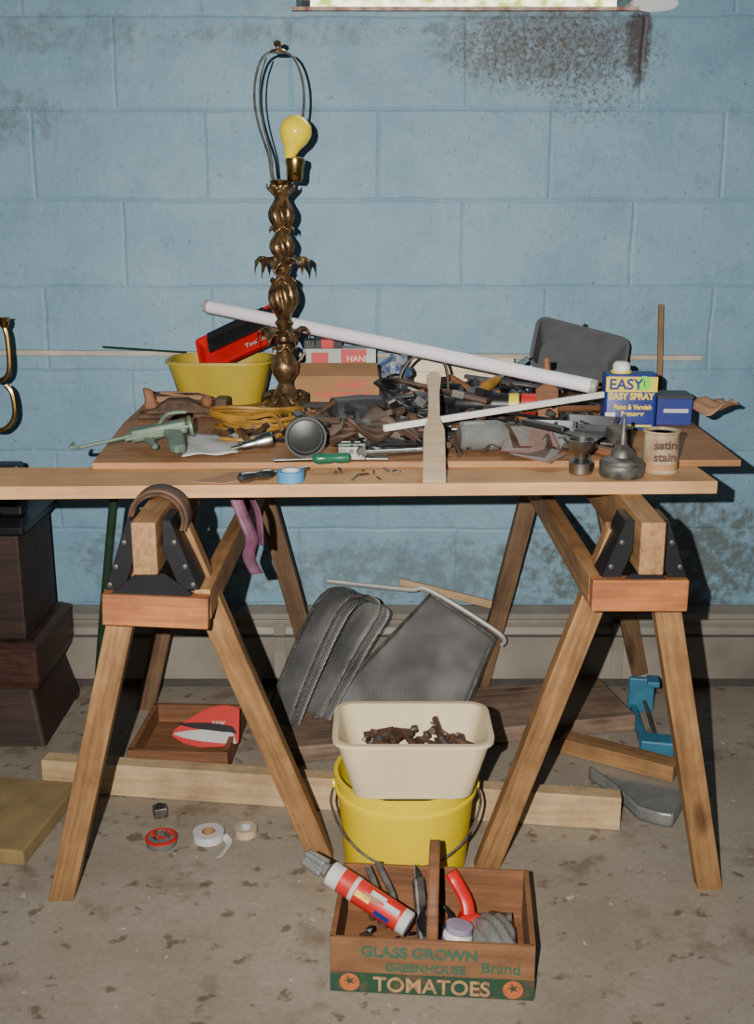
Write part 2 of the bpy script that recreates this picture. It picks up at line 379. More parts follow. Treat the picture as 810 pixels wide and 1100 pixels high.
# window
def winmat():
    m,nt,b=newmat('bright_foliage');N=nt.nodes;L=nt.links
    g=N.new('ShaderNodeTexCoord');n=N.new('ShaderNodeTexNoise');n.inputs['Scale'].default_value=30;n.inputs['Detail'].default_value=4;L.new(g.outputs['Object'],n.inputs['Vector'])
    r=N.new('ShaderNodeValToRGB');r.color_ramp.elements[0].position=.38;r.color_ramp.elements[1].position=.58;r.color_ramp.elements[0].color=(.30,.38,.06,1);r.color_ramp.elements[1].color=(1,.93,.66,1)
    L.new(n.outputs['Fac'],r.inputs[0]);L.new(r.outputs[0],b.inputs['Base Color']);L.new(r.outputs[0],b.inputs['Emission Color']);b.inputs['Emission Strength'].default_value=2.2;return m
sill=M('flaking_sill_paint',(.75,.70,.58),.7,col2=(.28,.17,.10),scale=40,bump=.5,thr=(.38,.5))
W=wx1-wx0;H=2.03-wz0
with E('window_1',((wx0+wx1)/2,D+.03,(wz0+2.03)/2)):
    box('frame_bottom',(W-.004,.03,.006),(0,0,-H/2+.004),mat=sill)
    box('frame_top',(W-.004,.05,.03),(0,0,H/2-.017),mat=sill)
    box('frame_left',(.03,.05,H-.06),(-W/2+.018,0,0),mat=sill);box('frame_right',(.03,.05,H-.06),(W/2-.018,0,0),mat=sill)
    box('mullion',(.02,.03,H-.06),(0,0,0),mat=sill)
    box('daylight_pane',(W-.06,.006,H-.02),(0,.01,0),mat=winmat())
box('trim_sill',(W+.02,.06,.008),((wx0+wx1)/2,D+.012,wz0+.0005),mat=M('brick_red_sill',(.25,.10,.07),.8,col2=(.6,.5,.4),scale=30))
beam('trim_1',(-1.15,D-.009,.871),(.797,D-.009,.856),.014,.013,whitew)
# ---------------------------------------------------------------- sawhorses
def horse(name,cx0,cx1,feet,col,railend,back):
    with E(name,(0,0,0)):
        zt=.742
        beam('rail',(cx0,railend,zt-.042),(cx1,back,zt-.042),.038,.084,legw)
        for i,(fx,fy,tx,ty) in enumerate(feet):
            t=Vector((tx,ty,.70));b_=Vector((fx,fy,0));d=(b_-t).normalized()
            e=b_+d*.02
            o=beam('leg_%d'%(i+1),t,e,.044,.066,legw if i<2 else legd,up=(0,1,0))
            bm=bmesh.new();bm.from_mesh(o.data);mw=o.matrix_local.copy()
            inv=mw.inverted();bmesh.ops.bisect_plane(bm,geom=bm.verts[:]+bm.edges[:]+bm.faces[:],plane_co=inv@Vector((0,0,.0005)),plane_no=(inv.to_3x3()@Vector((0,0,-1))),clear_outer=True)
            bmesh.ops.holes_fill(bm,edges=[x for x in bm.edges if x.is_boundary]);bm.to_mesh(o.data);bm.free()
        cxl,cxr,cz,tilt=col
        yb=railend+.05
        beam('front_brace',(cxl,yb-.012,cz),(cxr,yb-.012,cz-tilt),.026,.052,orw)
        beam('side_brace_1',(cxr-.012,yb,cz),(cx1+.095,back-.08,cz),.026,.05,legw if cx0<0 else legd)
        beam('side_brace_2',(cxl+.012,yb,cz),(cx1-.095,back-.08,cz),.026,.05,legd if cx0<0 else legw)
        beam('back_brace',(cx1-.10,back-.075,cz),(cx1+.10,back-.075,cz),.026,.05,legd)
        for y,cx in((railend+.035,cx0),(back-.12,cx1)):
            for s in(-1,1):
                plate('bracket_plate',[(s*.021,.0),(s*.034,.0),(s*.075,-.115),(s*.045,-.115),(s*.021,-.05)],.07,blkm,(cx,y+.075,.735),(R(90),0,0))
            plate('bracket_face',[(-.022,-.085),(.022,-.085),(.064,-.118),(.06,-.13),(-.06,-.13),(-.064,-.118)],.003,blkm,(cx,y,.735),(R(90),0,0))
            for s in(-1,1):
                for q in(.035,.075,.105):
                    lathe('bolt',[(.004,0),(.004,.003),(.001,.004)],dst,(cx+s*(.026+.38*q),y+.003,.735-q),(R(90),0,0),n=10)
horse('sawhorse',-.358,-.362,[(-.571,1.765,-.385,1.735),(-.107,1.894,-.325,1.74),(-.579,2.565,-.40,2.53),(-.143,2.637,-.30,2.53)],(-.436,-.268,.592,.008),1.645,2.62)
horse('sawhorse',.424,.44,[(.208,1.863,.395,1.735),(.612,1.80,.452,1.735),(.265,2.675,.395,2.56),(.695,2.70,.50,2.56)],(.34,.492,.615,0),1.645,2.66)
# old leather strap bowed over the left rail
with E('leather_strap',(0,0,0)):
    def arch(rx,rz,y):return [(-.349+rx*math.cos(R(a)),y,.728+rz*math.sin(R(a))) for a in range(-25,206,15)]
    ribbon('strap_band',arch(.045,.046,1.735),(0,.040,0),leath,.006)
    ribbon('strap_lining',arch(.040,.041,1.732),(0,.046,0),rust,.004)
# boards
beam('wooden_board',(-1.05,1.845,.753),(.571,1.90,.753),.145,.022,pine,b=.0015)
beam('wooden_board',(-.52,2.56,.753),(.62,2.56,.753),.14,.021,pine,b=.0015)
plate('plywood_sheet',[(-.50,1.915),(.647,1.94),(.66,2.30),(.70,2.73),(-.54,2.73),(-.53,2.3)],.012,plyw,(0,0,.764))
TZ=.7765;BZ=.7645
# ---------------------------------------------------------------- table lamp
with E('table_lamp',(-.200,2.42,TZ)):
    lathe('base',[(.052,0),(.056,.006),(.054,.014),(.045,.018)],ivory)
    lathe('foot',[(.045,.016),(.05,.022),(.042,.03),(.03,.036),(.022,.046)],brass)
    s=.0019
    def Z_(y):return (443-y)*s
    def w(px):return px*.00198
    prof=[(w(13),Z_(420)),(w(9),Z_(412)),(w(7),Z_(408)),(w(10),Z_(404)),(w(14),Z_(397)),(w(15),Z_(388)),(w(11),Z_(378)),(w(7),Z_(370)),(w(6),Z_(364)),
          (w(9),Z_(360)),(w(7),Z_(354)),(w(7),Z_(345)),(w(10),Z_(340)),(w(7),Z_(336)),(w(12),Z_(326)),(w(15),Z_(314)),(w(14),Z_(304)),(w(9),Z_(294)),(w(7),Z_(288)),
          (w(9),Z_(284)),(w(6),Z_(278)),(w(6),Z_(272)),(w(8),Z_(266)),(w(11),Z_(258)),(w(11),Z_(250)),(w(8),Z_(243)),(w(6),Z_(240)),(w(9),Z_(234)),(w(12),Z_(226)),(w(12),Z_(216)),(w(9),Z_(209)),
          (w(7),Z_(205)),(w(9),Z_(200)),(w(12),Z_(195)),(w(12),Z_(192)),(w(6),Z_(191))]
    lathe('stem',prof,brass,n=24)
    def fluted(name,r,z0,z1,k,pr):
        rings=[]
        for i in range(17):
            t=i/16;rad=r*math.sin(math.pi*(.12+.76*t))**.8*(1-.12*t)
            rings.append([((rad+pr*abs(math.sin(k*(a+t*.5)/2)))*math.cos(a),(rad+pr*abs(math.sin(k*(a+t*.5)/2)))*math.sin(a),z0+(z1-z0)*t) for a in[2*math.pi*j/80 for j in range(80)]])
        loft(name,rings,brass)
    fluted('knop_1',w(13),Z_(404),Z_(374),8,.005);fluted('knop_2',w(15),Z_(330),Z_(292),9,.006);fluted('knop_3',w(12),Z_(268),Z_(243),8,.005);fluted('knop_4',w(12),Z_(236),Z_(208),8,.006)
    def leaves(z,n,L_,lift,drop,wd,off=0,up=0):
        for i in range(n):
            a=2*math.pi*(i+off)/n
            def fn(u,v_):
                wv=wd*math.sin(math.pi*min(1,.12+u*.88))**.7*(1+.22*math.sin(u*26))
                r_=.008+L_*math.sin(u*1.5)
                x=(v_-.5)*2
                zz=z+lift*math.sin(u*math.pi*.8)-drop*u**2.5+.008*x*x*(1 if u>.3 else .3)+up*u
                return (r_*math.cos(a)-wv*x*math.sin(a),r_*math.sin(a)+wv*x*math.cos(a),zz)
            sheet('leaf',fn,16,4,brass,.0018)
    leaves(Z_(280),6,.052,.022,.026,.018,.3)
    leaves(Z_(357),6,.050,.020,.026,.019)
    leaves(Z_(428),8,.046,.014,.016,.014,.5)
    leaves(Z_(292),5,.020,-.004,.012,.012,.1)
    leaves(Z_(206),6,.022,.004,0,.011,0,.022)
    leaves(Z_(236),6,.018,-.003,.01,.011,.2)
    leaves(Z_(372),6,.018,.006,.008,.011,.2)
    lathe('cup',[(w(7),Z_(196)),(w(11),Z_(190)),(w(12),Z_(186)),(w(6),Z_(185))],bras2)
    lathe('socket',[(w(6),Z_(188)),(w(8.5),Z_(184)),(w(9),Z_(172)),(w(10.5),Z_(168)),(w(10),Z_(163)),(w(6),Z_(161))],bras2,(0.012,0,0),(0,R(2),0))
    sweep('switch',[(0.02,-.01,Z_(178)),(.045,-.02,Z_(180))],.004,bras2)
    lathe('bulb',[(.010,0),(.0125,.012),(.018,.024),(.028,.038),(.033,.052),(.033,.062),(.028,.075),(.018,.084),(.006,.089),(.001,.090)],bulbm,(.018,0,Z_(164)),(0,R(15),0))
    hp=[(-.014,0,Z_(190)),(-.020,0,Z_(178)),(-.024,0,Z_(160)),(-.042,0,Z_(130)),(-.050,0,Z_(105)),(-.046,0,Z_(80)),(-.03,0,Z_(60)),(0,0,Z_(54)),(.03,0,Z_(60)),(.047,0,Z_(80)),(.051,0,Z_(105)),(.043,0,Z_(135)),(.03,0,Z_(160)),(.02,0,Z_(178)),(.016,0,Z_(190))]
    sweep('harp',hp,.0026,dst)
    sweep('harp_inner',[(p[0]*.80,.006,p[2]) for p in hp[:7]],.0018,dst)
    lathe('harp_cap',[(.016,0),(.017,.003),(.014,.006),(.004,.007),(.005,.012),(.009,.015),(.008,.021),(.002,.024)],brass,(0,0,Z_(56)),n=20)
# ---------------------------------------------------------------- objects on the table
with E('plastic_basin',(-.362,2.60,TZ)):
    tub('bowl',.19,.15,.235,.19,.098,oliv,t=.003,r=.055,lip=.006)
with E('tool_tray',(-.315,2.60,.915),(R(46),R(-25),R(-6))):
    tub('tray',.20,.085,.21,.10,.022,red,t=.004,r=.006,lip=.003,loc=(0,0,-.011))
    box('black_liner',(.17,.045,.006),(.008,.018,.012),mat=blk)
    text('lettering','Tool Rests',.018,(.05,-.04,.0115),(0,0,0),whp,align='CENTER')
    box('gripper',(.15,.02,.018),(.005,.03,.02),mat=blk,b=.004)
with E('cardboard_box',(-.090,2.555,TZ)):
    w_,d_,h_=.186,.13,.070
    for n_,s_,l_ in(('front',(w_,.004,h_),(0,-d_/2,h_/2)),('back',(w_,.004,h_),(0,d_/2,h_/2)),('left',(.004,d_,h_),(-w_/2,0,h_/2)),('right',(.004,d_,h_),(w_/2,0,h_/2)),('bottom',(w_,d_,.004),(0,0,.002))):
        box(n_,s_,l_,mat=crd,b=.0005)
    box('flap_front',(w_*.98,.07,.003),(0,-d_/2+.032,h_+.010),(R(18),0,R(1)),mat=crd,b=.0005)
    box('flap_left',(.05,d_*.9,.003),(-w_/2-.0,0,h_+.018),(0,R(-60),0),mat=crd,b=.0005)
    text('print_1','THIS SIDE UP',.020,(.012,-d_/2-.0024,.022),(R(90),0,0),red2,bold=.0005,sx=1.05)
    text('print_2','RABLE',.022,(.035,-d_/2-.0024,.045),(R(90),0,0),red2,bold=.0005)
with E('product_carton',(-.085,2.675,TZ)):
    box('carton',(.165,.07,.114),(0,0,.057),mat=whp)
    box('red_panel',(.06,.071,.045),(.03,-.0005,.090),mat=red2);box('red_panel_2',(.04,.071,.03),(-.05,-.0005,.09),mat=red2)
    text('print','HANDI',.02,(.045,-.0368,.084),(R(90),0,0),wht)
with E('spray_paint_carton',(-.13,2.665,TZ+.1145),(0,0,R(8))):
    box('carton_body',(.09,.05,.02),(0,0,.010),mat=blk);box('carton_label',(.03,.051,.021),(.01,0,.0105),mat=red2)
with E('siding_strip',(.20,2.645,TZ)):
    for i in range(3):box('rib_%d'%i,(.25,.006,.028),(0,.0+.002*i,.016+i*.028),(R(-12),0,0),mat=crm)
    box('backing',(.25,.004,.09),(0,.014,.045),mat=crm)
def ftube(name,a,b_,r):
    a=Vector(a);b_=Vector(b_);d=b_-a;q=d.to_track_quat('Z','Y').to_euler();L_=d.length
    with E(name,a,q):
        lathe('glass',[(r*.98,.012),(r,.016),(r,L_-.016),(r*.98,L_-.012)],tubem,n=24)
        for z0,z1 in((0,.014),(L_-.014,L_)):lathe('end_cap',[(r*.8,z0),(r*1.02,z0+.002),(r*1.02,z1-.002),(r*.8,z1)],alum,n=24)
        for z in(-.006,L_+.001):
            for s in(-1,1):lathe('pin',[(.0012,z),(.0012,z+.006)],bras2,(s*.006,0,0),n=8)
ftube('fluorescent_tube',(-.393,2.58,.995),(.436,2.20,.866),.0145)
with E('plastic_bin',(.466,2.60,.878),(R(48),R(14),R(-4))):
    tub('bin',.17,.095,.215,.135,.065,gry,t=.003,r=.02,lip=.005,loc=(0,0,-.045))
    lathe('rivet',[(.004,0),(.004,.003)],dgry,(.0,.075,.02),n=10)
with E('paint_remover_can',(.511,2.25,TZ),(0,0,R(-3))):
    w_,d_,h_=.105,.055,.108
    loft('can',[rr(w_,d_,.008,0),rr(w_,d_,.008,h_),rr(w_*.96,d_*.92,.008,h_+.004)],blu)
    box('yellow_band',(w_*.97,.0012,.030),(0,-d_/2-.0002,.092),mat=ylab,b=0)
    box('yellow_band_low',(w_*.6,.0012,.004),(.012,-d_/2-.0002,.008),mat=ylab,b=0)
    text('title','EASY',.030,(-.012,-d_/2-.0015,.082),(R(90),0,0),blu,bold=.0008)
    text('title_front','EASY SPRAY',.0185,(0,-d_/2-.0018,.062),(R(90),0,0),ylab,bold=.0008,sx=.9)
    text('subtitle','Paint & Varnish\nRemover',.0135,(.004,-d_/2-.0015,.042),(R(90),0,0),ylab,bold=.0005,sx=.9)
    box('white_panel',(.020,.0012,.03),(-.040,-d_/2-.0002,.02),mat=wht,b=0)
    lathe('price_sticker',[(.015,0),(.015,.0008)],gsti,(.024,-d_/2-.001,.094),(R(90),0,0))
    text('price','1',.018,(.024,-d_/2-.003,.088),(R(90),0,0),blk)
    ring('cap_ring',.021,.015,.004,ylab,(-.018,0,h_+.004))
    lathe('cap',[(.017,0),(.0175,.012),(.016,.018),(.012,.022),(.001,.023)],wht,(-.018,0,h_+.004))
with E('blue_carton',(.607,2.31,TZ),(0,0,R(-4))):
    box('carton_body',(.085,.075,.055),(0,0,.0275),mat=blu);box('white_stripe',(.05,.001,.008),(.01,-.0378,.03),mat=whp,b=0);box('lid',(.088,.078,.006),(0,0,.058),mat=dgry)
with E('crumpled_paper',(.69,2.36,TZ)):
    sheet('paper',lambda u,v_:((u-.5)*.13,(v_-.5)*.10,.020+.014*math.sin(u*9+v_*3)*math.cos(v_*8)+.012*u),18,14,tan,.0008)
with E('wooden_stick',(.69,2.715,TZ)):
    beam('stick',(0,0,.001),(-.006,.012,.21),.012,.012,legw,up=(0,1,0))
with E('stain_can',(.493,1.902,BZ)):
    rc=.031
    lathe('can',[(rc,0),(rc+.001,.002),(rc-.001,.004),(rc-.001,.068),(rc+.001,.07),(rc+.001,.073),(rc-.004,.073),(rc-.005,.069)],M('can_label',(.46,.38,.23),.45,col2=(.20,.12,.07),scale=25))
    lathe('lid',[(rc-.005,.069),(rc-.012,.0695),(rc-.013,.068),(.001,.068)],dst)
    lathe('label_band',[(rc-.0006,.006),(rc-.0006,.018)],crd,c0=False,c1=False)
    text('label_text','satin\nstain',.021,(0,-rc-.0005,.045),(R(90),0,0),leath,bold=.0006)
with E('oil_can',(.419,1.868,BZ)):
    lathe('body',[(.036,0),(.038,.003),(.038,.022),(.034,.029),(.02,.034),(.018,.044),(.012,.05),(.007,.055),(.004,.085),(.003,.10)],dst)
    tor('rim',.037,.0018,dst,(0,0,.022))
with E('metal_cup',(.352,1.885,BZ)):
    lathe('cup',[(.018,0),(.02,.002),(.021,.02),(.012,.028),(.013,.034),(.024,.046),(.026,.06),(.023,.06),(.012,.037)],stl)
with E('glass_jar',(.20,2.02,TZ+.028),(0,R(90),R(8))):
    lathe('jar',[(.022,-.05),(.027,-.045),(.028,.02),(.024,.03),(.022,.034),(.022,.048),(.019,.048),(.019,.034),(.025,.018),(.024,-.042),(.001,-.044)],clp)
    lathe('jar_lid',[(.024,.04),(.024,.052),(.001,.053)],dst)
with E('flashlight',(-.130,1.985,TZ+.037),(R(90),0,R(6))):
    lathe('head',[(.018,-.09),(.02,-.09),(.02,-.02),(.03,-.005),(.036,.01),(.036,.028),(.033,.03),(.031,.022)],blk)
    lathe('lens',[(.031,.0215),(.02,.024),(.001,.025)],M('smoked_lens',(.02,.022,.022),.4),n=32)
    ring('bezel',.037,.033,.006,dgry,(0,0,.025))
with E('caulking_gun',(-.44,2.05,TZ),(0,0,R(12))):
    for s in(-1,1):beam('cradle_rail_%d'%(s+2),(-.03,s*.018,.018),(.09,s*.018,.04),.004,.006,grn)
    beam('body',(-.02,0,.022),(.085,0,.038),.035,.024,grn,b=.006)
    sweep('plunger_rod',[(.08,0,.04),(-.11,-.03,.010)],.0035,grn)
    sweep('rod_hook',[(-.11,-.03,.010),(-.125,-.036,.012),(-.122,-.02,.016)],.0035,grn)
    plate('grip',[(.03,.015),(.07,.015),(.085,-.03),(.10,-.10),(.085,-.112),(.07,-.10),(.055,-.03)],.016,grn,(0,0,.02),(R(6),0,R(-12)),b=.004)
    plate('trigger',[(.0,.0),(.03,.0),(.022,-.035),(.03,-.075),(.02,-.08),(.008,-.035)],.010,grn,(.0,0,.012),(R(2),0,0),b=.003)
    lathe('end_disc',[(.018,0),(.020,.002),(.020,.006),(.01,.008)],grn,(.088,0,.036),(0,R(80),0))
    sweep('thumb_lever',[(.03,0,.035),(.05,.012,.058),(.085,.01,.062)],.004,grn)
with E('hand_plane',(-.425,2.37,TZ),(0,0,R(6))):
    plate('sole',[(-.085,-.022),(.08,-.022),(.088,0),(.08,.022),(-.085,.022)],.01,rust,(0,0,0),b=.002)
    plate('side',[(-.085,0),(.085,0),(.06,.012),(.02,.03),(-.02,.03),(-.05,.012)],.044,rust,(0,.022,.01),(R(90),0,0),b=.002)
    lathe('knob',[(.008,0),(.006,.006),(.013,.016),(.014,.024),(.008,.032),(.001,.034)],crw,(.06,0,.012))
    plate('tote',[(-.075,.0),(-.04,.0),(-.045,.02),(-.055,.05),(-.075,.055),(-.07,.03)],.016,crw,(0,.008,.01),(R(90),0,0),b=.004)
with E('whisk_broom',(-.40,2.44,TZ),(0,0,R(-4))):
    random.seed(3)
    for i in range(26):
        a=(i-13)*.0055
        sweep('straw_%d'%i,[(-.09,a*1.3,.012+random.random()*.02),(0,a*.7,.02+random.random()*.012),(.05,a*.3,.02)],.0035,(tan,rust)[i%3==0],seg=5,sub=2)
    box('binding',(.03,.05,.026),(.06,0,.02),mat=leath,b=.006)
with E('extension_cord',(-.245,2.24,TZ)):
    pts=[]
    for i in range(64):
        a=i*2*math.pi/13;k=1+.18*math.sin(i*.9)
        pts.append((.085*k*math.cos(a)+.01*math.sin(i*.37),.07*k*math.sin(a)+.012*math.cos(i*.5),.008+.0065*(i//13)+.004*math.sin(i)))
    pts+= [(.06,-.12,.01),(0,-.17,.01),(-.05,-.16,.01)]
    sweep('cord',pts,.0042,orc,seg=6,sub=4)
with E('paper_sheet',(-.31,2.06,TZ)):
    sheet('sheet',lambda u,v_:((u-.5)*.10+.02*(v_-.5),(v_-.5)*.20,.003+.004*math.sin(u*5+v_*4)**2),8,10,whp,.0005,rot=(0,0,R(12)))
with E('faucet_knob',(-.215,2.02,TZ+.016),(0,R(80),R(20))):
    lathe('knob',[(.008,-.035),(.009,-.01),(.012,-.006),(.012,.0),(.015,.006),(.016,.02),(.012,.024),(.001,.025)],stl)
    lathe('stem',[(.005,-.055),(.005,-.034)],stl,n=12)
with E('masking_tape_roll',(-.145,1.828,BZ),(R(0),0,0)):
    ring('tape',.023,.016,.018,tapeb);ring('core',.0158,.0145,.0184,whp)
def sd(hm_):
    lathe('handle',[(.004,0),(.009,.004),(.0095,.02),(.0075,.03),(.0095,.04),(.0095,.06),(.006,.066),(.003,.068)],hm_,(-.055,0,0),(0,R(90),0),n=12)
    lathe('shank',[(.003,.06),(.003,.12),(.0035,.13)],stl,(-.05,0,0),(0,R(90),0),n=10)
with E('screwdriver',(-.185,1.835,BZ+.0100),(0,0,R(35))):sd(stl)
with E('screwdriver',(-.10,1.90,BZ+.0225),(0,R(0),R(190))):sd(M('green_handle',(.015,.12,.06),.3))
with E('scraper_blade',(-.245,1.85,BZ)):
    plate('blade',[(-.065,-.035),(-.01,-.05),(.04,.0),(.05,.035),(-.005,.04),(-.03,.0)],.002,tan)
with E('wooden_paddle',(0,0,0)):
    def pd(u,v_):
        w_=.019 if u<.42 else (.019-.0085*min(1,(u-.42)*9) if u<.8 else .0105+.004*math.sin((u-.8)*5*math.pi/2))
        if u>.97:w_*=.7
        a=Vector((.095,1.80,BZ+.006));b_=Vector((.112,2.20,.893));return a.lerp(b_,u)+Vector((w_*(v_-.5)*2,0,0))
    sheet('paddle',pd,60,4,bei,.007,smooth=False)
with E('moulding_strip',(0,0,0)):
    beam('strip',(.012,2.0,TZ+.045),(.445,2.18,.855),.010,.012,wht)
with E('sandpaper_sheets',(.275,1.965,TZ)):
    for i in range(9):
        box('sheet_%d'%i,(.075,.050,.0012),(.012*math.cos(i),.008*i-.025,.009+.0035*i),(R(8+3*i),R(4),R(-40+9*i)),mat=(pink,sgry,leath)[i%3],b=0)
with E('putty_knife',(.40,1.99,TZ+.006),(0,0,R(-60))):
    plate('blade',[(-.09,-.03),(-.09,.03),(-.02,.012),(-.02,-.012)],.0015,dst);box('handle',(.09,.022,.012),(.025,0,.003),mat=crw,b=.004)
with E('putty_knife',(.325,1.98,TZ+.045),(0,R(-6),R(150))):
    plate('blade',[(-.08,-.025),(-.08,.025),(-.015,.01),(-.015,-.01)],.0015,dst);box('handle',(.08,.02,.012),(.025,0,.003),mat=blk,b=.004)
with E('caulk_cartridge',(.25,2.27,TZ+.045),(0,R(90),R(-6))):
    lathe('cartridge',[(.021,-.09),(.022,-.088),(.022,.085),(.02,.09),(.006,.092),(.003,.125)],blk)
    lathe('label_yellow',[(.0224,.02),(.0224,.04)],ylab,c0=False,c1=False);lathe('label_red',[(.0224,.045),(.0224,.075)],red2,c0=False,c1=False)
with E('shallow_tray',(.41,2.16,TZ+.002),(0,0,R(-20))):
    tub('tray',.10,.14,.11,.15,.026,dgry,t=.002,r=.01,lip=.002)
    box('divider',(.10,.002,.018),(0,0,.012),mat=dgry)
with E('trowel',(.345,2.24,TZ+.05),(R(75),0,R(10))):
    plate('blade',[(-.02,-.04),(.02,-.04),(.024,.03),(0,.045),(-.024,.03)],.0015,crw);
    sweep('handle',[(0,.04,0),(0,.055,.006),(0,.09,.006)],.007,crw)
with E('power_cord',(.09,2.36,TZ)):
    pts=[(.0,-.05,.006)]
    for i in range(30):
        a=i*2*math.pi/9.3
        pts.append((.075*math.cos(a)+.03*math.sin(i*.7),.05*math.sin(a),.02+.05*abs(math.sin(a*.5+.3))+.015*math.cos(i*1.3)))
    sweep('cord',pts,.0042,blk,seg=6,sub=5)
    sweep('loop',[(-.03,0,.02),(-.04,0,.09),(0,.01,.135),(.05,.01,.12),(.06,0,.05),(.03,-.05,.01)],.0035,brc,seg=6)
def tangle(cx,cy,rx,ry,h,n,r,mat,seed):
    rd=random.Random(seed);pts=[]
    for i in range(n):
        a=i*1.9+rd.uniform(-.6,.6);k=rd.uniform(.45,1)
        pts.append((cx+rx*k*math.cos(a),cy+ry*k*math.sin(a),TZ+r+.003+h*rd.random()*(1.1-k)))
    sweep('cable_%d'%seed,pts,r,mat,seg=6,sub=6)
def reg(x0,x1,y0,y1,z=TZ,h=.012):
    return lambda:(random.uniform(x0,x1),random.uniform(y0,y1),z+random.random()*h)
with E('tangled_hardware_pile',(0,0,0)):
    tangle(.06,2.24,.15,.09,.07,28,.0036,blk,1)
    tangle(.19,2.36,.15,.10,.11,26,.0036,blk,2)
    tangle(-.02,2.16,.13,.06,.05,22,.0040,brc,3)
    tangle(.32,2.36,.12,.10,.07,20,.0032,blk,4)
    tangle(-.11,2.26,.10,.07,.04,16,.0032,brc,5)
    tangle(.13,2.09,.10,.05,.04,20,.0016,stl,6)
    tangle(.10,2.34,.12,.09,.12,22,.0042,dgry,7)
    tangle(.27,2.22,.14,.08,.06,22,.0036,blk,8)
    tangle(.08,2.12,.16,.06,.05,22,.0026,blk,9)
    tangle(-.04,2.33,.10,.06,.05,18,.0036,blk,10)
    tangle(.02,2.04,.12,.06,.03,22,.0028,blk,12)
    random.seed(11)
    scatter('hardware_bits',[(150,reg(-.08,.46,1.97,2.38),[dst,rust,blk,dgry,leath,dgry],.012,.036),
     (90,reg(-.30,.0,2.05,2.36),[dst,rust,blk,leath,brass,tan],.012,.034),
     (110,reg(.02,.36,2.20,2.55,TZ,.06),[dst,blk,dgry,crw,stl,rust,blk],.02,.05),
     (60,reg(-.14,.20,2.08,2.22,TZ,.04),[dst,blk,dgry,crw,rust,leath],.02,.045)],zmin=TZ+.0005)
def crumple(name,cx,cy,w_,d_,h,mat,seed,th=.0015):
    rd=random.Random(seed);ph=[rd.uniform(0,6) for _ in range(6)]
    with E(name,(cx,cy,TZ)):
        sheet('cloth',lambda u,v_:((u-.5)*w_+.012*math.sin(v_*9+ph[0]),(v_-.5)*d_+.010*math.sin(u*10+ph[1]),.004+h*max(0,math.sin(u*3.14)*math.sin(v_*3.14))**.6*(.55+.25*math.sin(u*13+ph[2]+v_*5)+.2*math.sin(v_*15+ph[3]-u*6))),34,26,mat,th)
crumple('work_rag',.00,2.115,.17,.11,.062,rag,1)
crumple('work_rag',-.08,2.22,.13,.10,.04,leath,2)
crumple('work_rag',.17,2.17,.13,.10,.055,blk,5)
crumple('plastic_wrap',.31,2.06,.13,.08,.03,clp,3,.0008)
with E('plastic_case',(.33,2.13,TZ),(0,0,R(-10))):
    tub('case',.10,.07,.105,.075,.03,clp,t=.002,r=.006,lip=.002)
    box('latch',(.02,.004,.01),(0,-.041,.02),mat=dgry)
with E('paint_brush',(.14,2.24,TZ+.075),(R(10),R(-10),R(160))):
    box('bristles',(.05,.045,.012),(-.065,0,0),mat=leath,b=.003);box('ferrule',(.025,.048,.015),(-.03,0,0),mat=dst,b=.001)
    plate('handle',[(-.018,-.022),(.01,-.012),(.04,-.008),(.10,-.010),(.115,0),(.10,.010),(.04,.008),(.01,.012),(-.018,.022)],.009,leath,(0,0,-.0045),b=.003)
with E('claw_hammer',(.40,2.30,TZ+.03),(0,R(5),R(35))):
    plate('handle',[(-.13,-.010),(-.05,-.009),(.09,-.007),(.09,.007),(-.05,.009),(-.13,.010)],.012,crw,(0,0,-.006),b=.004)
    lathe('face',[(.009,0),(.012,.002),(.012,.012),(.008,.018),(.009,.035)],dst,(.10,-.038,0),(R(-90),0,0),n=16)
    plate('claw',[(.09,-.01),(.11,-.01),(.11,.01),(.115,.035),(.105,.05),(.10,.035),(.09,.012)],.014,dst,(0,0,-.007),b=.002)
with E('pipe_wrench',(-.07,2.35,TZ+.022),(0,R(-4),R(-30))):
    plate('body',[(-.10,-.010),(.04,-.008),(.06,-.020),(.085,-.020),(.085,-.008),(.07,-.004),(.07,.010),(.04,.010),(-.10,.010)],.012,dst,(0,0,0),b=.002)
    plate('hook_jaw',[(.05,.012),(.11,.012),(.12,-.012),(.105,-.022),(.095,-.010),(.09,.0),(.05,.002)],.010,rust,(0,0,.002),b=.002)
    lathe('nut',[(.011,-.006),(.013,0),(.011,.006)],dst,(.045,.0,.006),(0,R(90),0),n=14)
with E('small_tin',(.455,2.06,TZ)):
    lathe('tin',[(.024,0),(.025,.002),(.025,.034),(.026,.036),(.022,.037),(.001,.037)],dst)
with E('mesh_sanding_belt',(.0,2.05,TZ)):
    for i in range(9):
        sweep('strand_%d'%i,[(-.085+.004*i,-.02+.005*i,.012+.003*i),(-.05,-.03-.004*i,.03+.004*i),(0,.0-.005*i,.045-.003*i),(.05,-.01+.004*i,.03+.002*i),(.08,-.03+.007*i,.012)],.005,(brc,rag,leath)[i%3],seg=6)
with E('electric_drill',(-.03,2.27,TZ+.004),(0,0,R(25))):
    lathe('motor',[(.015,-.07),(.026,-.065),(.028,0),(.024,.04),(.014,.05),(.012,.075),(.006,.078)],dgry,(0,0,.032),(0,R(90),0))
    plate('grip',[(-.05,0),(-.015,0),(-.02,-.09),(-.055,-.095)],.03,dgry,(0,0,.018),b=.006)
    lathe('bit',[(.003,.07),(.003,.12)],stl,(0,0,.032),(0,R(90),0),n=8)
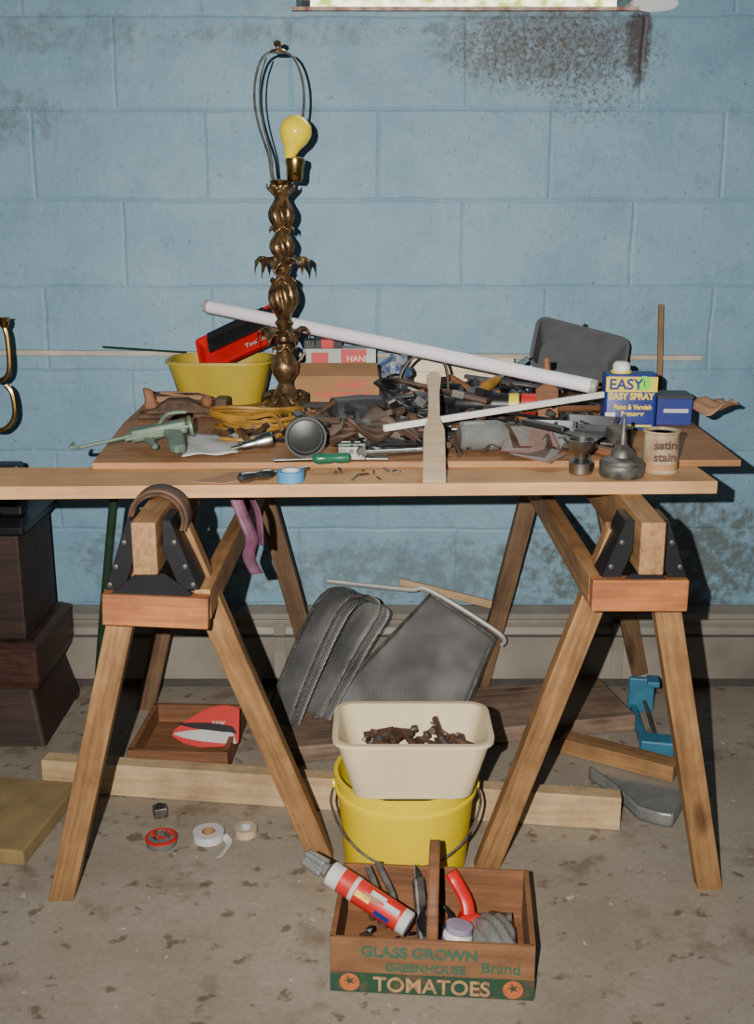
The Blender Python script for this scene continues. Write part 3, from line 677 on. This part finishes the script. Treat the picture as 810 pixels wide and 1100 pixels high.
with E('orbital_sander',(.05,2.44,TZ)):
    loft('housing',[rr(.10,.07,.02,.006),rr(.10,.07,.02,.025),rr(.085,.06,.02,.045),rr(.05,.045,.02,.065),rr(.045,.035,.015,.08)],dst)
    box('pad',(.11,.08,.008),(0,0,.0045),mat=blk)
with E('plastic_bag',(.04,2.44,TZ+.082)):
    sheet('bag',lambda u,v_:(.032*math.cos(u*6.28)*(1-.5*v_)+.01*math.sin(v_*9),.03*math.sin(u*6.28)*(1-.5*v_),.040*v_+.006*math.sin(u*19)),24,8,M('blue_film',(.05,.09,.2),.3,col2=(.25,.28,.3),scale=50,thr=(.45,.55)),.0006)
with E('bench_clamp',(-.045,1.95,TZ)):
    box('jaw_fixed',(.05,.012,.024),(0,-.015,.0125),mat=stl,b=.002);box('jaw_moving',(.05,.012,.022),(0,.02,.0125),mat=grn,b=.002)
    for s in(-1,1):sweep('guide',[(s*.016,-.03,.010),(s*.016,.05,.010)],.003,stl)
    sweep('screw',[(0,-.03,.018),(0,.06,.018)],.004,dst);sweep('bar',[(-.02,.058,.018),(.02,.058,.018)],.002,stl)
    box('plate',(.09,.03,.003),(.02,.0,.002),mat=stl)
with E('socket_wrench',(.03,1.945,TZ+.0130),(0,0,R(12))):
    sweep('bar',[(-.06,0,0),(.08,0,0)],.005,stl);lathe('head',[(.012,-.006),(.013,0),(.012,.008)],stl,(.08,0,0));lathe('socket',[(.008,-.012),(.009,.012)],dst,(-.06,0,.004),(R(90),0,0),n=12)
scatter('small_screws',[(10,reg(-.08,.04,1.83,1.90,BZ,.001),[dst,rust,brass],.006,.011)],zmin=BZ+.0005)
with E('wrench',(.30,2.44,TZ+.06),(R(10),R(6),R(-12))):
    plate('wrench_body',[(-.11,-.008),(.08,-.006),(.09,-.018),(.11,-.016),(.105,-.003),(.105,.003),(.11,.016),(.09,.018),(.08,.006),(-.11,.008)],.006,dst)
with E('green_stake',(0,0,0)):
    sweep('stake',[(-.09,2.62,.925),(.02,2.61,.905),(.22,2.58,.865)],.006,dgr,flat=.6)
with E('metal_strip',(0,0,0)):
    sweep('strip',[(-.66,2.70,.888),(-.46,2.70,.875)],.005,dgr,flat=.5)
with E('chisel',(.21,2.36,TZ+.05),(R(0),R(-25),R(35))):
    lathe('handle',[(.006,0),(.011,.006),(.012,.05),(.007,.07)],orc,(0,0,0),(0,R(90),0),n=12);box('blade',(.10,.014,.003),(.115,0,0),mat=stl)
with E('motor_cap',(-.02,2.05,TZ+.027)):
    lathe('cap',[(.018,-.02),(.022,-.015),(.024,.01),(.012,.02),(.003,.03)],dst,rot=(R(60),0,R(30)))
# ---------------------------------------------------------------- hanging straps
with E('plastic_strap',(.014,0,0)):
    ribbon('strap_1',[(-.285,1.99,.763),(-.28,1.985,.72),(-.262,1.98,.665),(-.245,1.975,.62),(-.252,1.98,.585),(-.238,1.98,.55)],(.022,.008,0),pur,.0012)
    ribbon('strap_2',[(-.27,2.0,.763),(-.255,2.0,.71),(-.235,2.0,.66),(-.232,2.0,.60)],(.014,-.01,0),pur,.0012)
with E('metal_pole',(0,0,0)):
    sweep('pole',[(-.665,2.40,.009),(-.58,2.22,.36),(-.495,2.05,.70)],.009,dgr,seg=10)
# ---------------------------------------------------------------- dark stand on the left with candle lamp
with E('wooden_stand',(-.99,2.53,0)):
    loft('foot',[rr(.44,.32,.01,0),rr(.43,.31,.01,.02),rr(.40,.28,.01,.09),rr(.38,.26,.01,.14)],drkw,smooth=False)
    loft('tier',[rr(.42,.30,.01,.14),rr(.43,.31,.01,.16),rr(.43,.31,.01,.24),rr(.40,.28,.01,.25)],M('cabinet_brown',(.06,.027,.018),.5,var=.6,stretch=(1,1,6)),smooth=False)
    box('column',(.37,.25,.25),(0,0,.375),mat=drkw,b=.006)
    loft('top',[rr(.38,.26,.01,.50),rr(.41,.29,.01,.51),rr(.41,.29,.01,.525)],blk,smooth=False)
with E('brass_candelabra',(-.905,2.5,.5255)):
    lathe('base',[(.05,0),(.052,.01),(.03,.02),(.014,.04),(.012,.10),(.02,.12),(.012,.14),(.012,.30),(.018,.32),(.010,.34),(.010,.42)],bras2)
    sweep('arm_1',[(0,0,.36),(.03,0,.33),(.055,0,.31),(.080,0,.33),(.083,0,.40),(.078,0,.43)],.006,bras2)
    lathe('cup_1',[(.004,0),(.010,.008),(.013,.018),(.011,.022),(.015,.026),(.009,.026)],bras2,(.078,0,.425))
    sweep('arm_2',[(0,0,.22),(.03,0,.20),(.06,0,.20),(.084,0,.23),(.083,0,.28),(.07,0,.30)],.006,bras2)
    box('black_case',(.06,.05,.12),(.06,.0,.061),mat=blk,b=.006)
with E('paint_can_lid',(-.83,2.64,0)):
    lathe('lid',[(.062,0),(.066,.003),(.066,.008),(.06,.008),(.058,.005),(.001,.005)],rust)
# ---------------------------------------------------------------- under the table
beam('lumber_stud',(-.714,2.181,.037),(.49,2.02,.037),.038,.072,pine2)
with E('weathered_plank',(.165,2.475,0)):
    beam('plank',(-.42,-.09,.022),(.43,.09,.022),.235,.04,brw,b=.004)
with E('wooden_drawer',(-.435,2.37,0),(0,0,R(-3))):
    w_,d_,h_=.225,.24,.05
    box('bottom',(w_,d_,.006),(0,0,.004),mat=crw);box('front',(w_,.012,h_),(0,-d_/2,h_/2+.001),mat=crw);box('back',(w_,.012,h_),(0,d_/2,h_/2+.001),mat=crw)
    box('left',(.012,d_,h_),(-w_/2+.006,0,h_/2+.001),mat=crw);box('right',(.012,d_,h_),(w_/2-.006,0,h_/2+.001),mat=crw)
with E('saw_blade_package',(-.395,2.33,.055),(R(52),R(6),R(-8))):
    out=[(-.07,-.02)]+[(-.07+.14*i/10,-.02+.075*math.sin(math.pi*(.06+.60*i/10))+.020*i/10) for i in range(11)]+[(.085,-.01),(.05,-.025),(0,-.035),(-.04,-.032)]
    plate('card',out,.002,red2)
    plate('white_arc',[(x*.95,y*.30-.010) for x,y in out],.003,whp)
    plate('black_arc',[(x*.9,y*.18+.012) for x,y in out],.0032,blk)
    text('print','saw',.02,(.03,.022,.0025),(0,0,R(10)),whp)
with E('window_screen',(0,0,0)):
    A=Vector((-.15,2.43,.046));B=Vector((.217,2.50,.046));Cc=Vector((.290,2.60,.180));Dd=Vector((.135,2.655,.275));
    sheet('mesh_panel',lambda u,v_:(A.lerp(B,u)).lerp(Dd.lerp(Cc,u),v_)+Vector((0,.003*math.sin(u*9+v_*3),.003*math.sin(v_*7+u*4))),20,16,scrn,.0006)
    sheet('mesh_panel_doubled',lambda u,v_:(A.lerp(B,u)).lerp(Dd.lerp(Cc,u),v_)+Vector((.012,.016+.004*math.sin(u*5),.004*math.sin(v_*7+u*4))),20,16,scrn,.0006)
    for k,(p_,q_) in enumerate(((A,Dd),(Dd,Cc),(Cc,B),(A,B))):beam('frame_%d'%k,p_,q_,.006,.009,dst,up=(0,-.7,.7),b=.001)
    sweep('cross_rail',[Dd+Vector((-.26,0,.035)),Dd+Vector((-.06,0,.012)),Dd+Vector((0,0,.008)),Cc+Vector((.012,0,.012)),Cc+Vector((.02,0,-.02))],.006,alum,seg=6)
    q=cr([(-.262,2.44,.046),(-.22,2.49,.15),(-.165,2.55,.26),(-.120,2.58,.312),(-.065,2.60,.306),(-.052,2.59,.275),(-.10,2.57,.20),(-.155,2.52,.11),(-.19,2.48,.048)],6)
    n_=len(q)-1
    for k,(dx,dy,dz) in enumerate(((0,0,0),(.022,-.02,-.010),(.010,.02,-.018))):
        sheet('rolled_mesh_%d'%k,lambda u,v_:q[round(u*n_)]+Vector((dx+.058*v_,dy-.06*v_,dz*math.sin(u*3.1)+.003*math.sin(u*20+k))),n_,5,scrn,.0006)
    sweep('selvage_1',[p+Vector((.058,-.06,0)) for p in q[::4]],.003,dst,seg=6,sub=2)
    sweep('selvage_2',[p for p in q[::4]],.003,dst,seg=6,sub=2)
beam('wood_lath',(.055,2.665,.305),(.315,2.665,.238),.012,.02,pine2)
# bucket and tub
BX,BY=.054,1.905
with E('plastic_bucket',(BX,BY,0)):
    lathe('pail',[(.112,0),(.116,.004),(.129,.155),(.134,.156),(.134,.162),(.1305,.164),(.131,.184),(.135,.185),(.135,.191),(.127,.191),(.113,.006)],yel,n=64)
    bl=[(-.134,0,.160)]
    for i in range(1,16):
        a=math.pi*i/16;bl.append((-.143*math.cos(a),-.15*math.sin(a)*.9,.158-.095*math.sin(a)))
    bl.append((.134,0,.160))
    sweep('bail',bl,.0025,dst,seg=6,sub=3)
    for s in(-1,1):lathe('ear',[(.010,0),(.010,.005),(.005,.006)],yel,(s*.133,0,.160),(0,s*R(90),0),n=16)
with E('dish_tub',(BX+.010,BY-.05,.1925)):
    tub('tub',.215,.135,.272,.172,.115,crm,t=.003,r=.03,lip=.007)
    random.seed(5)
    scatter('tub_contents',[(46,lambda:(random.uniform(-.095,.095),random.uniform(-.052,.052),.064+random.random()*.014),[rust,leath,dst,brc,rust,leath],.018,.036)])
# ---------------------------------------------------------------- small floor things
with E('tan_slab',(-.80,2.03,0),(0,0,R(-8))):
    box('slab',(.30,.27,.032),(0,0,.0165),mat=slab,b=.004)
with E('thumbtack_tin',(-.424,1.955,0)):
    lathe('tin',[(.029,0),(.030,.002),(.030,.014),(.028,.016),(.001,.016)],clp);ring('red_rim',.031,.026,.004,red,(0,0,.013));scatter('tacks',[(14,lambda:(random.uniform(-.016,.016),random.uniform(-.016,.016),.015),[red,stl,grn],.008,.014)])
with E('tape_roll',(-.334,1.975,0)):
    ring('roll',.031,.014,.016,whp);ring('core',.0138,.012,.0165,crd);lathe('hub',[(.012,.0),(.012,.002)],whp)
    ribbon('tail',[(.03,-.0,.008),(.042,-.02,.003),(.036,-.05,.002),(.03,-.07,.002)],(.014,0,.006),whp,.0008)
with E('tape_roll',(-.262,1.99,0)):
    ring('roll',.023,.013,.016,M('beige_tape',(.5,.40,.27),.6));ring('core',.0128,.011,.0165,whp)
with E('square_nut',(-.446,2.06,0),(0,0,R(20))):
    box('nut_body',(.028,.026,.022),(0,0,.0115),mat=dst,b=.003);ring('bore',.009,.006,.004,blk,(0,0,.0215))
with E('wood_offcut',(.0,0,0)):
    beam('block',(.43,2.355,.021),(.655,2.215,.021),.05,.036,legw)
with E('bar_clamp',(0,0,0)):
    box('head',(.075,.05,.042),(.640,2.33,.0215),(0,0,R(-12)),mat=lblu,b=.004)
    box('upright',(.062,.016,.09),(.655,2.56,.046),(0,0,R(-10)),mat=lblu,b=.004)
    box('upright_lip',(.03,.05,.014),(.68,2.55,.085),(0,0,R(-10)),mat=lblu,b=.003)
    beam('bar',(.635,2.55,.012),(.62,2.38,.012),.016,.022,lblu)
    sweep('screw',[(.645,2.36,.025),(.66,2.54,.035)],.005,dst)
with E('plastic_scoop',(.565,2.115,0)):
    plate('dish',[(-.10,.10),(.10,.03),(.03,-.10),(-.03,-.07)],.004,clp,(0,0,.008))
    ribbon('wall_1',[(-.10,.10,.016),(-.06,.02,.016),(-.03,-.07,.016)],(0,0,.03),clp,.002);ribbon('wall_2',[(-.03,-.07,.016),(0,-.09,.016),(.03,-.10,.016)],(0,0,.03),clp,.002);ribbon('wall_3',[(.03,-.10,.016),(.07,-.03,.016),(.10,.03,.016)],(0,0,.03),clp,.002)
# ---------------------------------------------------------------- tomato crate
frn=M('printed_crate_panel',(.26,.125,.055),.8,col2=(.14,.065,.03),scale=12,stretch=(1,1,5))
with E('tomato_crate',(.094,1.618,0),(0,0,R(-4.3))):
    w_,d_,h_=.322,.205,.098
    box('bottom',(w_,d_,.006),(0,0,.004),mat=crw)
    box('front',(w_,.007,h_),(0,-d_/2,h_/2+.001),mat=frn);box('back',(w_,.007,h_),(0,d_/2,h_/2+.001),mat=crw)
    box('left',(.009,d_,h_),(-w_/2+.004,0,h_/2+.001),mat=crw);box('right',(.009,d_,h_),(w_/2-.004,0,h_/2+.001),mat=frn)
    y=-d_/2-.0042
    box('green_band',(w_,.0012,.036),(0,y+.0003,.0195),mat=grnt,b=0)
    box('green_band_side',(.0012,d_,.036),(w_/2+.001,0,.0195),mat=grnt,b=0)
    text('name','TOMATOES',.037,(.0,y-.0008,.006),(R(90),0,0),tomt,bold=.0006,sx=.95)
    text('line_1','GLASS GROWN',.026,(-.02,y-.0002,.068),(R(90),0,0),tegr,bold=.0009)
    text('line_2','GREENHOUSE',.020,(-.01,y-.0002,.043),(R(90),0,0),tegr,bold=.0007)
    text('line_3','Brand',.026,(.108,y-.0002,.048),(R(90),0,R(0)),tegr,bold=.0004)
    for sx in(-.130,.128):
        lathe('tomato',[(.016,0),(.016,.001)],orp,(sx,y-.0002,.020),(R(90),0,0),n=20)
        plate('calyx',[(.009*math.cos(R(36*k))*(1 if k%2 else .35),.009*math.sin(R(36*k))*(1 if k%2 else .35)) for k in range(10)],.001,grnt,(sx,y-.001,.023),(R(90),0,0),b=0)
    hp=[(.0,-d_/2+.008,.06),(.0,-d_/2+.01,.12),(.0,-d_/2+.03,.165),(.0,-.02,.188),(.0,.03,.188),(.0,d_/2-.03,.165),(.0,d_/2-.01,.12),(.0,d_/2-.008,.06)]
    ribbon('handle',hp,(.018,0,0),crw,.005)
    box('divider_foot',(.02,d_-.02,.01),(0,0,.012),mat=crw)
    random.seed(9)
    scatter('loose_contents',[(60,lambda:(random.uniform(-.12,.12),random.uniform(-.07,.07),.012+random.random()*.025),[dst,rust,blk,crw,leath],.015,.035)],zmin=.008)
with E('caulk_tube',(-.078,1.640,.140),(0,R(111),R(-26)),.93):
    lathe('tube',[(.020,0),(.0225,.002),(.0225,.165),(.020,.167)],whp,n=28)
    lathe('red_label',[(.0227,.025),(.0227,.15)],red2,n=28,c0=False,c1=False)
    lathe('white_band',[(.0229,.05),(.0229,.058)],whp,n=28,c0=False,c1=False)
    for k,(a,z) in enumerate(((200,.10),(240,.075),(270,.12),(215,.13),(225,.09))):
        box('label_patch',(.0012,.010,.030),(.0226*math.cos(R(a)),.0226*math.sin(R(a)),z),(0,0,R(a)),mat=(whp,ylab,blu,whp,tan)[k],b=0)
    lathe('nozzle',[(.014,-.004),(.010,-.01),(.006,-.03),(.004,-.055)],clp,n=16)
    sheet('wrapper',lambda u,v_:((.014+.006*math.sin(u*25))*math.cos(u*6.28)*(1-.2*v_),(.014+.006*math.sin(u*25))*math.sin(u*6.28)*(1-.2*v_),-.012-.042*v_),30,6,clp,.0008)
with E('spring_clamp',(.155,1.64,.045),(R(-15),0,R(10))):
    sweep('arm_red',[(0,0,.0),(.0,.01,.03),(-.012,.03,.06),(-.02,.035,.075)],.012,red,flat=.7)
    sweep('arm_red_2',[(.012,0,-.01),(.016,-.02,.0),(.014,-.045,-.01)],.009,red,flat=.7)
    plate('jaw',[(-.018,-.01),(.02,-.012),(.016,.018),(-.014,.02)],.014,red,(0,0,0),b=.004)
with E('utility_knife',(.075,1.655,.05),(R(20),R(-60),R(100))):
    box('knife_body',(.12,.022,.012),mat=dst,b=.005);plate('blade',[(.06,-.008),(.085,.004),(.06,.006)],.001,stl)
with E('pliers',(.03,1.66,.045),(R(10),R(-50),R(130))):
    sweep('handle_1',[(0,0,0),(.03,.014,0),(.09,.012,0)],.006,dst);sweep('handle_2',[(0,0,0),(.03,-.014,0),(.09,-.012,0)],.006,dst);plate('jaws',[(0,-.01),(-.04,-.003),(-.04,.003),(0,.01)],.008,dst,(0,0,-.004),b=.002)
with E('glue_jar',(.125,1.575,.026),(R(-8),R(10),0)):
    lathe('jar',[(.022,0),(.024,.003),(.024,.04),(.02,.046)],wht);lathe('jar_label',[(.0243,.008),(.0243,.034)],M('purple_label',(.25,.16,.45),.5),c0=False,c1=False);lathe('jar_lid',[(.022,.045),(.022,.056),(.001,.057)],M('lilac_lid',(.35,.30,.42),.5))
with E('plastic_blister_pack',(.19,1.605,.035)):
    sheet('shell',lambda u,v_:((u-.5)*.075,(v_-.5)*.10,.015+.018*math.sin(u*3.14)*math.sin(v_*3.14)+.004*math.sin(u*20+v_*13)),14,14,clp,.0008)
with E('wire_coil',(.10,1.64,.045)):
    for i in range(4):tor('turn_%d'%i,.03-.002*i,.003,blk,(0,0,.004*i),(R(20),R(5*i),0))
# ---------------------------------------------------------------- light
def light(name,kind,loc,energy,col=(1,1,1),size=.05,rot=(0,0,0),sy=None):
    l=bpy.data.lights.new(name,kind);l.energy=energy;l.color=col
    if kind in('POINT','SPOT'):l.shadow_soft_size=size
    if kind=='AREA':
        l.size=size
        if sy:l.shape='RECTANGLE';l.size_y=sy
    o=bpy.data.objects.new(name,l);C.objects.link(o);o.location=loc;o.rotation_euler=rot;return o
fl=light('camera_flash','SPOT',(-.11,-.05,1.26),350,(1,.96,.90),.006)
fl.data.spot_size=R(96);fl.data.spot_blend=1.0
fl.rotation_euler=(Vector((0.02,2.4,.80))-fl.location).to_track_quat('-Z','Y').to_euler()
light('window_daylight','AREA',((wx0+wx1)/2,D-.01,1.84),5,(.9,.97,1),.6,(R(-90),0,0),.3)
w=bpy.data.worlds.new('World');bpy.context.scene.world=w;w.use_nodes=True
w.node_tree.nodes['Background'].inputs[0].default_value=(.8,.88,1,1);w.node_tree.nodes['Background'].inputs[1].default_value=.07
# ---------------------------------------------------------------- camera
cd=bpy.data.cameras.new('camera');cam=bpy.data.objects.new('camera',cd);C.objects.link(cam)
cd.sensor_fit='VERTICAL';cd.sensor_height=24;cd.lens=24*1200/1100;cd.clip_start=.02
cam.location=(0,0,1.2);cam.rotation_euler=(R(75),0,0)
bpy.context.scene.camera=cam
